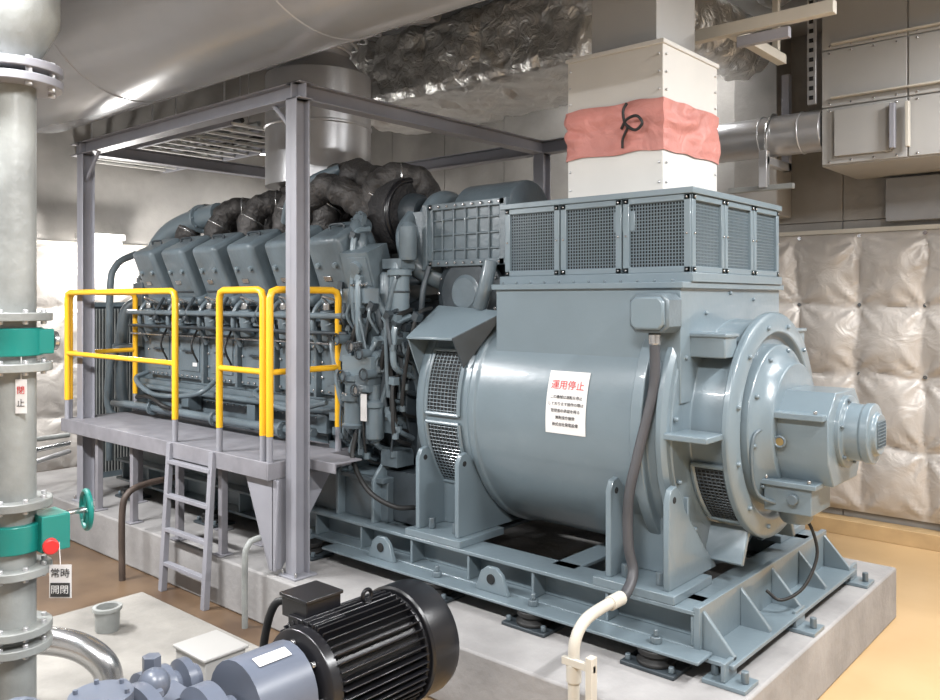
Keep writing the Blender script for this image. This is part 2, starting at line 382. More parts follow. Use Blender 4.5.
for x in(-4.05,-3.72):
    b.prism([(3.36,.56),(3.36,.82),(3.5,.98),(3.85,.98),(3.85,.56)],'x',x-.012,x+.012,PAINT)
b.bb(-6.8,-3.65,3.42,3.47,.56,.80,PAINT2); b.bb(-6.8,-3.65,4.79,4.84,.56,.80,PAINT2)
b.bb(-6.8,-3.65,3.38,3.9,.80,.83,PAINT2)
for i in range(14): b.cyl((-6.6+i*.2,3.43,.83),(-6.6+i*.2,3.43,.86),.016,PAINT2,6)
b.done()
b=B('vibration_mounts',sk,.004)
for y in(3.27,4.99):
    for x in(-6.5,-5.3,-4.2,-3.1,-2.45,-1.78):
        b.bb(x-.13,x+.13,y-.09,y+.09,.3,.318,PAINTD); b.lathe((x,y,.318),(0,0,1),[(0,.085),(.015,.085),(.03,.065),(.045,.08),(.067,.08)],RUB,24)
        b.cyl((x,y,.40),(x,y,.43),.028,PAINT2,6); b.cyl((x,y,.43),(x,y,.46),.012,PAINT2,12)
        for dx in(-.105,.105): b.cyl((x+dx,y-.06,.318),(x+dx,y-.06,.345),.014,PAINT2,6)
b.done()
b=B('anchor_stoppers',sk,.004)
for (x,y) in((-1.46,3.32),(-1.46,4.97),(-1.45,4.1)):
    b.bb(x-.1,x+.09,y-.07,y+.07,.3,.32,PAINT); b.bb(x-.02,x,y-.06,y+.06,.32,.40,PAINT)
    for dx in(-.07,.06): b.cyl((x+dx,y,.32),(x+dx,y,.37),.018,PAINT2,6)
b.done()

# ---------------- engine ----------------
eng=empty('diesel_engine')
b=B('crankcase',eng,.006)
half=[(3.78,.56),(3.62,.80),(3.60,1.16),(3.52,1.24),(3.50,1.76),(3.56,1.84),(3.86,2.0)]
prof=half+[(2*YC-p[0],p[1]) for p in reversed(half)]
b.prism(prof,'x',-6.78,-3.9,PAINT2)
cx=[-6.43+.458*i for i in range(6)]
for x in cx:
    b.bb(x-.2,x+.2,3.575,3.60,.86,1.13,PAINT2); b.bb(x-.205,x+.205,3.475,3.51,1.28,1.70,PAINT2)
    b.bb(x-.14,x+.14,3.466,3.48,1.34,1.64,PAINT2)
    for i in range(6):
        for z in(1.30,1.68): b.cyl((x-.185+i*.074,3.475,z),(x-.185+i*.074,3.46,z),.010,CHROME,6)
    for z in(1.39,1.49,1.59):
        for sx in(-.185,.185): b.cyl((x+sx,3.475,z),(x+sx,3.46,z),.010,CHROME,6)
    b.tube([(x-.06,3.466,1.5),(x-.05,3.44,1.5),(x+.05,3.44,1.5),(x+.06,3.466,1.5)],.008,PAINTD,8)
    b.bb(x+.05,x+.11,3.462,3.467,1.38,1.41,PAPER)
    b.bb(x+.215,x+.243,3.44,3.52,1.26,1.76,PAINT2)
    for i in range(5): b.cyl((x-.17+i*.085,3.575,1.10),(x-.17+i*.085,3.56,1.10),.009,CHROME,6)
b.bb(-6.78,-3.9,3.46,3.56,1.20,1.24,PAINT2); b.bb(-6.78,-3.9,3.45,3.54,1.725,1.755,PAINT2)
b.bb(-7.0,-6.78,3.55,4.7,.8,2.1,PAINT2)
b.lathe((-3.92,YC,ZC0),(1,0,0),[(0,.66),(.04,.66),(.05,.62),(.3,.6),(.32,.64),(.36,.64),(.37,.5),(.49,.46)],PAINTD,64)
b.bolts((-3.88,YC,ZC0),(-1,0,0),.64,24,.013,-.06,PAINT2)
b.done()
TH=27
def headpoint(x,s_,off,h,front=0):
    th=D(TH); a=Vector((0,-s_*math.sin(th),math.cos(th))); o=Vector((0,-s_*math.cos(th),-math.sin(th)))
    base=Vector((x,YC-s_*.40,1.84)); return base+a*h+o*off
b=B('cylinder_heads',eng,.006)
for s_ in(1,-1):
    for x in cx:
        b.box(headpoint(x,s_,0,.03),(.40,.36,.16),PAINT2,rot=(TH*s_,0,0))
        b.box(headpoint(x,s_,.02,.11),(.36,.34,.05),PAINTD,rot=(TH*s_,0,0))
        if s_==1:
            for dx in(-.17,-.06,.06,.17):
                p=headpoint(x+dx,1,.185,.05); q=headpoint(x+dx,1,.185,.12); b.cyl(p,q,.014,CHROME,6)
            b.cyl((x-.05,3.42,1.64),(x-.05,3.40,1.83),.05,PAINT2,16); b.cyl((x-.05,3.40,1.83),(x-.05,3.40,1.88),.03,CHROME,6); b.cyl((x-.05,3.43,1.74),(x-.05,3.41,1.77),.062,PAINT2,16)
            b.tube([(x-.05,3.40,1.88),(x-.05,3.36,1.92),(x+.02,3.36,1.91),(x+.06,3.44,1.87)],.009,CHROME,8)
            b.box((x+.11,3.43,1.76),(.10,.09,.09),PAINT2); b.cyl((x+.11,3.39,1.76),(x+.11,3.35,1.76),.022,PAINTD,12)
            b.tube([(x+.14,3.40,1.72),(x+.17,3.34,1.80),(x+.15,3.42,1.92)],.013,PAINTD,8)
            b.tube([(x-.16,3.44,1.56),(x-.17,3.38,1.70),(x-.17,3.40,1.84),(x-.15,3.5,1.93)],.018,PAINT2,10)
            b.tube([(x+.2,3.42,1.68),(x+.21,3.36,1.55),(x+.2,3.42,1.42)],.008,RUB,8)
b.tube([(-6.75,3.35,1.80),(-5.4,3.35,1.80),(-3.95,3.35,1.80)],.02,PAINT2,12); b.tube([(-6.75,3.36,1.69),(-3.95,3.36,1.69)],.013,PAINTD,10,smooth=False)
b.tube([(-6.8,3.44,1.18),(-3.95,3.44,1.18)],.024,PAINT2,10,smooth=False)
b.tube([(-6.8,3.40,1.62),(-3.95,3.40,1.62)],.008,CHROME,8,smooth=False)
b.done()
b=B('rocker_covers',eng,.036,4)
for s_ in(1,-1):
    for x in cx:
        b.box(headpoint(x,s_,.04,.165),(.385,.40,.075),PAINT2,rot=(TH*s_,0,0))
        b.box(headpoint(x,s_,.04,.38),(.35,.36,.43),PAINT2,rot=(TH*s_,0,0),taper=.86)
b.done()
b=B('cover_fittings',eng,.003)
for x in cx:
    for dx in(-.085,.085):
        p=headpoint(x+dx,1,.18,.42); q=headpoint(x+dx,1,.225,.42); b.cyl(p,q,.018,PAINT,12)
    for dx in(-.155,-.05,.05,.155):
        b.cyl(headpoint(x+dx,1,.21,.165),headpoint(x+dx,1,.25,.165),.012,CHROME,6)
    b.box(headpoint(x-.03,1,.21,.33),(.07,.02,.035),CHROME,rot=(TH,0,0))
    b.box(headpoint(x,1,.215,.25),(.26,.012,.015),PAINTD,rot=(TH,0,0))
    p=headpoint(x,1,.03,.59); b.tube([p+Vector((-.07,0,0)),p+Vector((-.06,-.0,.03)),p+Vector((.06,0,.03)),p+Vector((.07,0,0))],.009,PAINTD,8)
b.done()
b=B('exhaust_lagging',eng,0)
def lump(r): return lambda t:r*(1+.05*math.sin(t*37)+.03*math.sin(t*71+1))
for i,x in enumerate(cx):
    up=.02*i
    b.tube([headpoint(x+.02,1,-.12,.40),(x+.05,3.70,2.48+up),(x+.12,3.78,2.60+up),(x+.24,3.95,2.58+up),(x+.3,4.05,2.38)],lump(.095),BROWN,26,14,nz=.13)
    b.tube([headpoint(x+.02,-1,-.14,.30),(x+.05,4.52,2.40),(x+.12,4.42,2.50),(x+.3,4.2,2.38)],lump(.085),BROWN,16,8,nz=.13)
    b.torus((x+.05,3.70,2.47+up),(.3,.5,1),.095,.009,CHROME,20,6)
    b.torus((x+.17,3.85,2.61+up),(1,1,.1),.095,.008,CHROME,20,6)
b.tube([(-6.5,4.13,2.33),(-5.5,4.13,2.37),(-4.6,4.1,2.42),(-4.1,4.0,2.48)],lump(.19),BROWN,28,22,nz=.1)
b.tube([(-4.95,3.95,2.60),(-4.6,3.85,2.74),(-4.25,3.80,2.70),(-4.05,3.82,2.52)],lump(.13),BROWN,28,18,nz=.14)
b.tube([(-4.75,3.66,2.5),(-4.45,3.58,2.66),(-4.2,3.60,2.58),(-4.05,3.7,2.42)],lump(.09),BROWN,26,18,nz=.14)
b.tube([(-4.9,3.60,2.46),(-4.78,3.56,2.60),(-4.6,3.60,2.72),(-4.45,3.72,2.80)],.04,PAINT2,16)
b.tube([(-5.2,4.13,2.45),(-5.2,4.13,2.6),(-5.2,4.13,2.77)],.30,BROWN,32)
b.done(70)
b=B('air_manifold',eng,.004)
b.tube([(-6.85,3.62,1.9),(-6.85,3.62,2.2),(-6.72,3.66,2.42),(-6.45,3.70,2.54),(-5.95,3.72,2.60)],.09,PAINT,20,8)
b.flange((-6.2,3.71,2.57),(1,.04,.1),.12,.03,PAINT); b.flange((-6.85,3.62,2.1),(0,0,1),.12,.03,PAINT2)
b.lathe((-6.95,3.8,2.0),(1,0,0),[(0,.16),(.02,.2),(.2,.2),(.22,.16)],PAINT2,28)
b.tube([(-6.95,3.55,1.9),(-7.02,3.45,1.75),(-7.02,3.42,1.2),(-6.98,3.45,.9)],.05,PAINT2,16)
b.tube([(-6.9,3.5,1.5),(-7.0,3.35,1.45),(-7.0,3.3,1.0),(-6.9,3.4,.85)],.03,PAINT2,12)
b.tube([(-6.9,3.5,2.3),(-7.1,3.42,2.2),(-7.14,3.38,1.9),(-7.14,3.38,.5)],.03,PAINT2,12)
b.flange((-7.02,3.43,1.5),(0,0,1),.08,.03,PAINT2)
for z in(1.95,1.6,1.3): b.box((-6.86,3.52,z),(.16,.06,.2),PAINT2)
b.done()
b=B('turbocharger',eng,.01)
b.lathe((-4.2,3.85,2.46),(1,0,0),[(0,.16),(.03,.22),(.08,.25),(.30,.25),(.33,.23)],FABD,40)
b.torus((-3.88,3.85,2.46),(1,0,0),.225,.02,BLACK); b.torus((-3.87,3.85,2.46),(1,0,0),.12,.018,PAINTD)
b.lathe((-3.86,3.85,2.46),(1,0,0),[(0,.14),(.06,.13),(.1,.1)],PAINTD,28)
b.torus((-3.66,3.95,2.38),(1,0,.0),.15,.08,PAINT2,36,16)
b.lathe((-3.70,3.95,2.38),(1,0,0),[(0,.17),(.1,.17),(.16,.11)],PAINT2,28)
b.tube([(-3.72,3.72,2.42),(-3.72,3.64,2.3),(-3.66,3.66,2.12),(-3.5,3.8,2.0)],.065,PAINT2,18)
b.tube([(-4.05,3.6,2.38),(-4.02,3.5,2.36),(-3.96,3.48,2.25),(-3.95,3.5,2.1)],.05,PAINT2,16); b.flange((-3.955,3.48,2.22),(0,0,1),.075,.025,PAINT2,6)
b.flange((-4.03,3.52,2.40),(-.2,-1,.4),.07,.03,PAINT2,6)
b.done()
b=B('charge_air_cooler',eng,.008)
b.bb(-3.5,-2.95,3.66,4.5,2.12,2.46,PAINT2)
b.bb(-3.53,-2.93,3.64,3.68,2.44,2.48,PAINT2); b.bb(-3.53,-2.93,3.64,3.68,2.10,2.14,PAINT2)
b.bb(-3.54,-3.49,3.64,3.68,2.10,2.48,PAINT2); b.bb(-2.97,-2.92,3.64,3.68,2.10,2.48,PAINT2)
for i in range(1,6): b.bb(-3.51+i*.092-.006,-3.51+i*.092+.006,3.645,3.67,2.12,2.46,PAINT2)
for z in(2.20,2.29,2.38): b.bb(-3.5,-2.95,3.648,3.67,z-.006,z+.006,PAINT2)
for i in range(9):
    for z in(2.12,2.46): b.cyl((-3.5+i*.067,3.64,z),(-3.5+i*.067,3.625,z),.009,CHROME,6)
b.lathe((-3.45,3.98,2.40),(1,0,0),[(0,.20),(.01,.22),(.44,.22),(.45,.20)],PAINT2,40)
b.box((-3.62,3.76,2.27),(.2,.2,.36),PAINT2,taper=.9); b.bb(-3.56,-3.52,3.62,4.3,2.08,2.48,PAINT2)
b.lathe((-3.24,3.66,1.94),(0,1,0),[(0,.19),(.02,.21),(.03,.25),(.06,.25),(.07,.21),(.6,.21)],PAINTD,40)
b.lathe((-3.24,3.64,1.94),(0,1,0),[(0,.09),(.02,.11),(.03,.18)],PAINT2,32)
b.bolts((-3.24,3.69,1.94),(0,-1,0),.23,16,.011,.02,CHROME)
b.bb(-3.6,-2.95,3.75,4.5,1.98,2.12,PAINTD)
b.tube([(-3.06,3.58,1.86),(-3.0,3.56,1.98),(-2.98,3.58,2.12)],.04,PAINT2)
b.done()
b=B('filters_and_auxiliaries',eng,.004)
b.lathe((-3.63,3.5,1.74),(0,0,1),[(0,.03),(.02,.06),(.30,.06),(.31,.075),(.34,.075),(.35,.05),(.39,.04)],PAINT,24)
for z in(1.83,1.95): b.torus((-3.63,3.5,z),(0,0,1),.062,.006,PAINTD)
b.box((-3.66,3.52,2.12),(.16,.12,.06),PAINT2)
b.lathe((-3.58,3.52,2.14),(0,0,1),[(0,.05),(.02,.055),(.2,.055),(.23,.03)],PAINT2,20)
b.lathe((-3.72,3.48,1.85),(0,0,1),[(0,.02),(.02,.045),(.2,.045),(.22,.03)],PAINT2,20)
b.box((-3.88,3.48,2.06),(.22,.2,.34),PAINT2,rot=(20,0,8)); b.box((-3.85,3.39,2.08),(.15,.05,.18),PAINT2,rot=(20,0,8))
for i in range(6): b.cyl((-3.91+.025*i,3.38,2.00),(-3.91+.025*i,3.355,1.99),.006,CHROME,6)
b.cyl((-3.86,3.40,2.12),(-3.86,3.34,2.09),.04,PAINT2,16)
b.prism([(-4.02,1.2),(-3.72,1.2),(-3.66,1.5),(-3.78,1.86),(-4.02,1.86)],'y',3.46,3.7,PAINT2)
b.prism([(-3.99,1.24),(-3.75,1.24),(-3.70,1.5),(-3.80,1.82),(-3.99,1.82)],'y',3.44,3.5,PAINT2)
for z in(1.27,1.4,1.53,1.66,1.79): b.cyl((-3.975,3.44,z),(-3.975,3.425,z),.010,CHROME,6)
b.lathe((-3.88,3.36,1.12),(0,0,1),[(0,.07),(.02,.08),(.03,.065),(.16,.065),(.17,.085),(.20,.085),(.21,.06),(.28,.06),(.29,.08),(.32,.08)],PAINT2,24)
b.bolts((-3.88,3.36,1.30),(0,0,1),.07,8,.008,.035,CHROME)
b.lathe((-3.72,3.38,1.05),(0,0,1),[(0,.03),(.02,.055),(.2,.055),(.21,.07),(.24,.07),(.25,.04),(.34,.04)],PAINT2,24)
b.box((-3.82,3.38,1.50),(.26,.12,.12),PAINT); b.box((-3.95,3.40,1.58),(.1,.1,.14),PAINT2,rot=(0,15,0)); b.box((-3.76,3.36,1.40),(.12,.1,.1),PAINT2)
for k,(x,z) in enumerate(((-3.95,1.66),(-3.82,1.62),(-3.74,1.58),(-3.9,1.44),(-3.78,1.36),(-3.7,1.46))):
    b.cyl((x,3.36,z),(x,3.28,z),.028,CHROME if k%3==1 else PAINT2,14); b.torus((x,3.27,z),(0,1,0),.033,.006,PAINTD,16,6)
b.bb(-4.0,-3.68,3.37,3.38,1.88,1.97,PAINT2)
for x in(-3.94,-3.84,-3.74): b.tube([(x,3.38,1.89),(x,3.35,1.8),(x+.03,3.40,1.7)],.010,PAINT2,8)
rn=random.Random(5)
for k in range(56):
    x=-4.05+rn.random()*.54; z0=.85+rn.random()*.9; z1=z0+.18+rn.random()*.5
    dx=rn.uniform(-.12,.12); y=3.36+rn.random()*.14
    b.tube([(x,y+.1,z0),(x,y-.02,z0+.06),(x+dx*.4,y-.03,(z0+z1)/2),(x+dx,y,z1-.05),(x+dx,y+.12,z1)],rn.choice([.007,.009,.012,.016,.02]),rn.choice([PAINT2,PAINT2,PAINTD,PAINT,PAINT2,RUB]),8)
    b.cyl((x,y-.02,z0+.05),(x,y-.02,z0+.085),.02,PAINT2,6); b.box((x+dx,y,z1-.05),(.045,.045,.045),rn.choice([PAINT2,PAINTD,PAINT]),rot=(0,rn.uniform(0,60),0))
b.tube([(-3.8,3.3,1.1),(-3.78,3.26,.95),(-3.6,3.22,.8),(-3.45,3.28,.72),(-3.4,3.4,.7)],.015,RUB,10)
b.tube([(-3.95,3.5,2.0),(-3.8,3.42,1.95),(-3.6,3.5,1.65),(-3.55,3.6,1.3),(-3.55,3.6,.9)],.03,PAINT2,12)
b.tube([(-3.5,3.62,2.1),(-3.5,3.56,1.9),(-3.52,3.58,1.5),(-3.5,3.6,1.1),(-3.45,3.5,.8)],.018,PAINTD,10)
b.box((-3.73,3.30,1.26),(.045,.01,.16),PAPER)
for z in(.95,1.15): b.box((-3.65,3.5,z),(.14,.14,.1),PAINT2)
for i in range(8):
    z=.98+i*.09; b.box((-4.12+.03*(i%2),3.42,z),(.07,.07,.05),PAINT2)
b.box((-3.6,3.72,.72),(.3,.5,.3),PAINTD)
b.done()
b=B('engine_side_piping',eng,.003)
b.tube([(-6.9,3.3,1.03),(-6.3,3.28,1.05),(-5.0,3.28,1.05),(-4.2,3.3,1.06)],.03,PAINT2,14)
b.tube([(-6.4,3.25,1.12),(-6.1,3.2,1.15),(-5.9,3.2,1.1),(-5.85,3.3,1.05)],.016,RUB,10)
b.tube([(-6.6,3.45,1.3),(-6.55,3.32,1.25),(-6.2,3.3,1.15),(-5.6,3.3,1.2),(-5.55,3.45,1.3)],.02,PAINT2,10)
b.tube([(-4.9,3.45,1.3),(-4.88,3.33,1.25),(-4.5,3.32,1.18),(-4.15,3.36,1.25)],.018,PAINT2,10)
for x in(-6.2,-5.3,-4.5): b.flange((x,3.28,1.05),(1,0,0),.055,.025,PAINT2,6)
for x in(-6.0,-5.1,-4.3): b.box((x,3.5,1.09),(.1,.12,.12),PAINT2)
b.done()

b=B('exhaust_riser',None,.006)
b.lathe((-5.2,4.13,2.78),(0,0,1),[(0,.36),(0,.41),(.45,.41),(.45,.418),(.47,.418),(.47,.41),(.86,.41),(.9,.34),(1.0,.26)],GALV,56)
b.tube([(-5.2,4.13,3.75),(-5.18,4.15,3.95),(-5.05,4.25,4.15),(-4.8,4.4,4.25),(-4.4,4.6,4.28)],.24,GALV,28)
for i in range(6): b.torus(Vector((-5.2,4.13,3.78))+Vector((.02*i*i*.6,.012*i*i,.085*i)),(0.12*i,.08*i,1),.242,.012,GALV,32,8)
b.done()

b=B('exhaust_silencer',None,.006)
SY,SZ,SR=2.62,3.80,.60
pr=[(0,.05),(.02,.25),(.10,.44),(.22,.55),(.36,.60),(1.9,.60),(1.9,.606),(1.94,.606),(1.94,.60),(3.9,.60),(3.9,.606),(3.94,.606),(3.94,.60),(6.0,.60),(6.14,.55),(6.26,.44),(6.34,.25),(6.36,.05)]
b.lathe((-7.15,SY,SZ),(1,0,0),pr,DUCTP,96)
for x in(-6.0,-3.2,-1.6):
    b.cyl((x,SY-.5,SZ),(x,SY-.5,4.7),.015,STEEL,8); b.cyl((x,SY+.5,SZ),(x,SY+.5,4.7),.015,STEEL,8)
b.done()

# ---------------- steel frame ----------------
fr_=empty('steel_portal_frame')
b=B('frame_members',fr_,.003)
ZT=3.16
def hpost(x,y,z0,z1):
    w=.1; b.bb(x-w/2,x+w/2,y-w/2,y-w/2+.009,z0,z1,STEEL); b.bb(x-w/2,x+w/2,y+w/2-.009,y+w/2,z0,z1,STEEL); b.bb(x-.004,x+.004,y-w/2,y+w/2,z0,z1,STEEL)
    b.bb(x-.08,x+.08,y-.08,y+.08,z0,z0+.012,STEEL)
    for dx in(-.06,.06): b.cyl((x+dx,y-.06,z0+.01),(x+dx,y-.06,z0+.04),.01,CHROME,6)
def beamx(x0,x1,y,z):
    w=.1; b.bb(x0,x1,y-w/2,y+w/2,z-.009,z,STEEL); b.bb(x0,x1,y-w/2,y+w/2,z-w,z-w+.009,STEEL); b.bb(x0,x1,y-.004,y+.004,z-w,z,STEEL)
def beamy(x,y0,y1,z):
    w=.1; b.bb(x-w/2,x+w/2,y0,y1,z-.009,z,STEEL); b.bb(x-w/2,x+w/2,y0,y1,z-w,z-w+.009,STEEL); b.bb(x-.004,x+.004,y0,y1,z-w,z,STEEL)
for x in(-3.93,-6.68):
    for y in(2.97,5.36): hpost(x,y,.3,ZT-.1)
    beamy(x,2.92,5.42,ZT)
beamx(-6.85,-3.85,2.97,ZT+.0); beamx(-6.85,-3.6,5.36,ZT)
for x,dx in((-3.93,-.25),(-6.68,.25)):
    b.tube([(x,2.97,2.85),(x+dx,2.97,3.08)],.014,STEEL,8,smooth=False)
b.done()

# ---------------- platform ----------------
pf=empty('access_platform')
b=B('deck',pf,.004)
ZP=.96
b.bb(-6.78,-4.02,2.83,3.48,ZP-.012,ZP,PLAT); b.bb(-6.78,-4.02,2.82,2.835,ZP-.1,ZP+.004,PLAT); b.bb(-6.78,-4.02,3.47,3.485,ZP-.1,ZP,PLAT)
b.bb(-6.79,-6.77,2.82,3.48,ZP-.1,ZP,PLAT); b.bb(-4.03,-4.01,2.82,3.48,ZP-.1,ZP,PLAT)
b.bb(-4.02,-3.72,3.08,3.28,ZP-.012,ZP,PLAT); b.bb(-4.02,-3.72,3.07,3.085,ZP-.06,ZP,PLAT)
for x in(-6.3,-5.7,-5.12,-4.58): b.bb(x-.025,x+.025,2.84,3.47,ZP-.09,ZP-.012,PLAT)
for x,y in((-6.3,2.9),(-5.75,2.9),(-5.12,2.9),(-4.6,2.9),(-6.3,3.22),(-5.1,3.22),(-4.6,3.2)):
    b.bb(x-.022,x+.022,y-.022,y+.022,.3,ZP-.09,PLAT); b.bb(x-.05,x+.05,y-.05,y+.05,.3,.31,PLAT)
b.prism([(-4.06,.33),(-4.0,.33),(-3.97,ZP-.1),(-4.3,ZP-.1)],'y',2.86,2.875,STEEL)
b.prism([(2.86,.33),(2.92,.33),(3.3,ZP-.1),(2.86,ZP-.1)],'x',-4.03,-4.015,STEEL)
b.done()
b=B('guard_rails',pf,0)
r=.0215; ZR=ZP+1.0; y=2.85
def railloop(xa,ya,xb,yb,mid=None,r=.0215):
    p=Vector((xa,ya,0));q=Vector((xb,yb,0)); d=(q-p).normalized()*.05
    pts=[p+Vector((0,0,ZP+.15)),p+Vector((0,0,ZR-.05)),p+d*.3+Vector((0,0,ZR-.012)),p+d+Vector((0,0,ZR)),q-d+Vector((0,0,ZR)),q-d*.3+Vector((0,0,ZR-.012)),q+Vector((0,0,ZR-.05)),q+Vector((0,0,ZP+.15))]
    b.tube(pts,r,YEL,14,smooth=False)
    b.tube([p+Vector((0,0,ZP+.52)),q+Vector((0,0,ZP+.52))],r*.85,YEL,12,smooth=False)
    for e in(p,q): b.tube([e+Vector((0,0,ZP-.09)),e+Vector((0,0,ZP+.16))],r*.9,STEEL,12,smooth=False)
railloop(-6.74,y,-5.09,y)
railloop(-6.76,y+.03,-6.76,3.42)
railloop(-4.56,y,-4.10,y)
railloop(-4.035,y,-4.035,3.36)
b.done(60)
b=B('ladder',pf,.002)
for x in(-5.09,-4.58):
    b.prism([(2.80,ZP),(2.83,ZP),(2.78,0),(2.74,0)],'x',x-.022,x+.022,STEEL)
for i in range(4):
    z=.18+i*.22; yy=2.765+.05*z
    b.bb(-5.09,-4.58,yy-.02,yy+.02,z-.012,z+.012,STEEL)
b.done()

# ---------------- supply duct ----------------
b=B('ventilation_duct',None,.004)
b.bb(-2.61,-2.03,3.80,4.43,2.43,2.70,WHITE); b.bb(-2.61,-2.03,3.80,4.43,2.90,3.22,WHITE)
b.bb(-2.625,-2.015,3.785,4.445,2.43,2.45,WHITE); b.bb(-2.62,-2.02,3.79,4.44,3.2,3.225,WHITE)
b.bb(-2.52,-2.12,3.9,4.34,3.22,4.69,PANEL)
for z in(2.5,2.6,2.97,3.06,3.15):
    for x in(-2.59,-2.05): b.cyl((x,3.80,z),(x,3.79,z),.007,GALV,8)
    for y in(3.83,4.40): b.cyl((-2.03,y,z),(-2.02,y,z),.007,GALV,8)
b.done()
b=B('canvas_connector',None,0)
per=[]
N=120
for i in range(N):
    t=i/N*4; s_=int(t); f=t-s_
    c=[(-2.612,3.798),(-2.028,3.798),(-2.028,4.432),(-2.612,4.432)]; p=Vector(c[s_]); q=Vector(c[(s_+1)%4]); per.append(p.lerp(q,f))
vs=[];fs=[];K=18
for j in range(K):
    z=2.665+.265*j/(K-1)
    for i,p in enumerate(per):
        d=(p-Vector((-2.32,4.115))); nn=noise.noise(Vector((p.x*6+z*5,p.y*6-z*5,z*9)))
        s1=math.sin(math.pi*j/(K-1))**.6; bul=-.012*s1+.06*abs(nn)*s1
        pp=p+d.normalized()*(bul+.008); vs.append((pp.x,pp.y,z+.02*noise.noise(Vector((p.x*6,p.y*6,3)))))
for j in range(K-1):
    for i in range(N): fs.append((j*N+i,j*N+(i+1)%N,(j+1)*N+(i+1)%N,(j+1)*N+i))
b.add(vs,fs,PINK)
b.tube([(-2.25,3.765,2.79),(-2.21,3.75,2.83),(-2.15,3.745,2.84),(-2.12,3.75,2.80),(-2.16,3.75,2.77),(-2.22,3.755,2.81),(-2.24,3.765,2.88),(-2.22,3.77,2.92)],.008,RUB,8)
b.tube([(-2.2,3.755,2.80),(-2.24,3.765,2.74),(-2.25,3.775,2.69)],.007,RUB,8)
b.done(80)

def foilduct(name,x0,x1,y0,y1,z0,z1):
    b=B(name,bevel=0); vs=[];fs=[]
    nx=int((x1-x0)/.04); M=112
    for i in range(nx+1):
        x=x0+(x1-x0)*i/nx
        for k in range(M):
            t=k/M*4; s_=int(t); f=t-s_; c=[(y0,z0),(y1,z0),(y1,z1),(y0,z1)]
            p=Vector(c[s_]).lerp(Vector(c[(s_+1)%4]),f); cc=Vector(((y0+y1)/2,(z0+z1)/2)); d=(p-cc)
            e=min(f,1-f); rd=1-.05*max(0,1-e*8)
            st=-.035 if abs((x*1.0)%.62)<.05 else 0
            nn=noise.noise(Vector((x*3.5,p.x*3.5,p.y*3.5)))*.06+noise.noise(Vector((x*9,p.x*9,p.y*9)))*.03
            q=cc+d*rd+d.normalized()*(nn+st); vs.append((x,q.x,q.y))
    for i in range(nx):
        for k in range(M): fs.append((i*M+k,i*M+(k+1)%M,(i+1)*M+(k+1)%M,(i+1)*M+k))
    fs.append(tuple(range(M))); fs.append(tuple(nx*M+k for k in range(M-1,-1,-1)))
    b.add(vs,fs,FOIL); return b.done(80)
foilduct('insulated_duct',-6.2,-3.3,5.0,6.2,3.62,4.25)
b=B('foil_flex_duct',bevel=0)
b.tube([(-4.0,4.4,4.45),(-3.6,4.55,4.35),(-3.15,4.8,4.15),(-2.9,5.3,4.0),(-2.85,6.0,3.98),(-2.85,6.7,3.98)],lambda t:.24*(1+.06*math.sin(t*90)),FOIL,28,14,nz=.12)
b.tube([(-3.4,4.2,4.45),(-3.0,4.5,4.42),(-2.6,5.0,4.4),(-2.5,6.6,4.4)],lambda t:.17*(1+.06*math.sin(t*110)),FOIL,24,14,nz=.12)
b.done(80)
b=B('insulated_pipe',bevel=.004)
b.cyl((-3.4,6.42,3.17),(-2.09,6.42,3.17),.155,GALV,32)
for x in(-3.0,-2.55,-2.25): b.torus((x,6.42,3.17),(1,0,0),.157,.006,GALV)
b.done()
b=B('pipe_support_bracket',bevel=.003)
b.bb(-2.50,-2.44,6.2,6.7,2.93,2.99,GALV); b.bb(-2.50,-2.44,6.18,6.24,2.75,3.03,GALV); b.bb(-2.50,-2.44,6.64,6.7,2.93,3.7,STEEL); b.bb(-2.75,-2.25,6.2,6.24,2.73,2.77,PIPEW)
b.tube([(-2.47,6.25,2.95),(-2.47,6.25,3.2),(-2.47,6.42,3.34),(-2.47,6.6,3.2)],.012,CHROME,8)
b.done()

b=B('strut_framework',bevel=.003)
b.bb(-2.35,-1.45,4.58,4.64,3.43,3.50,BEIGE); b.bb(-2.06,-2.0,4.64,5.4,3.43,3.49,BEIGE)
b.bb(-2.0,-1.7,4.62,4.66,3.36,3.42,STEEL)
for x,y in((-2.30,4.61),(-2.03,5.3)): b.bb(x-.02,x+.02,y-.02,y+.02,3.5,4.69,BEIGE)
b.done()
b=B('wall_duct_panels',bevel=.004)
PYF=6.3
xs=[-2.08,-1.50,-.92,-.34,.24,.82,1.4]
b.bb(-2.08,1.4,PYF+.02,7.18,2.88,4.12,PANEL)
for i in range(6):
    for z0,z1 in((2.89,3.30),(3.31,3.72),(3.73,4.11)): b.bb(xs[i]+.005,xs[i+1]-.005,PYF,PYF+.05,z0,z1,PANEL)
    for k in range(4):
        for z in(2.91,3.28,3.33,3.70,3.75): b.cyl((xs[i]+.06+k*.15,PYF,z),(xs[i]+.06+k*.15,PYF-.008,z),.008,CHROME,8)
b.bb(-1.98,-1.60,PYF-.03,PYF,2.94,3.28,PANEL); b.bb(-1.60,-1.565,PYF-.08,PYF-.03,2.95,3.26,STEEL); b.bb(-1.50,-1.475,PYF-.08,PYF-.03,2.95,3.26,BEIGE)
b.bb(-2.0,-.6,PYF-.05,PYF-.01,3.36,3.375,BEIGE); b.bb(-2.0,-.6,PYF-.05,PYF-.01,3.75,3.765,BEIGE)
b.done()
b=B('wall_board',bevel=.004); b.bb(-1.85,1.2,7.10,7.19,2.52,2.86,MARB); b.done()
b=B('perforated_upright',bevel=.002)
b.bb(-2.16,-2.10,6.24,6.27,3.34,4.12,GALV)
for k in range(11): b.bb(-2.145,-2.115,6.232,6.24,3.37+k*.07,3.40+k*.07,DARK)
b.done()
b=B('cable_tray',bevel=.002)
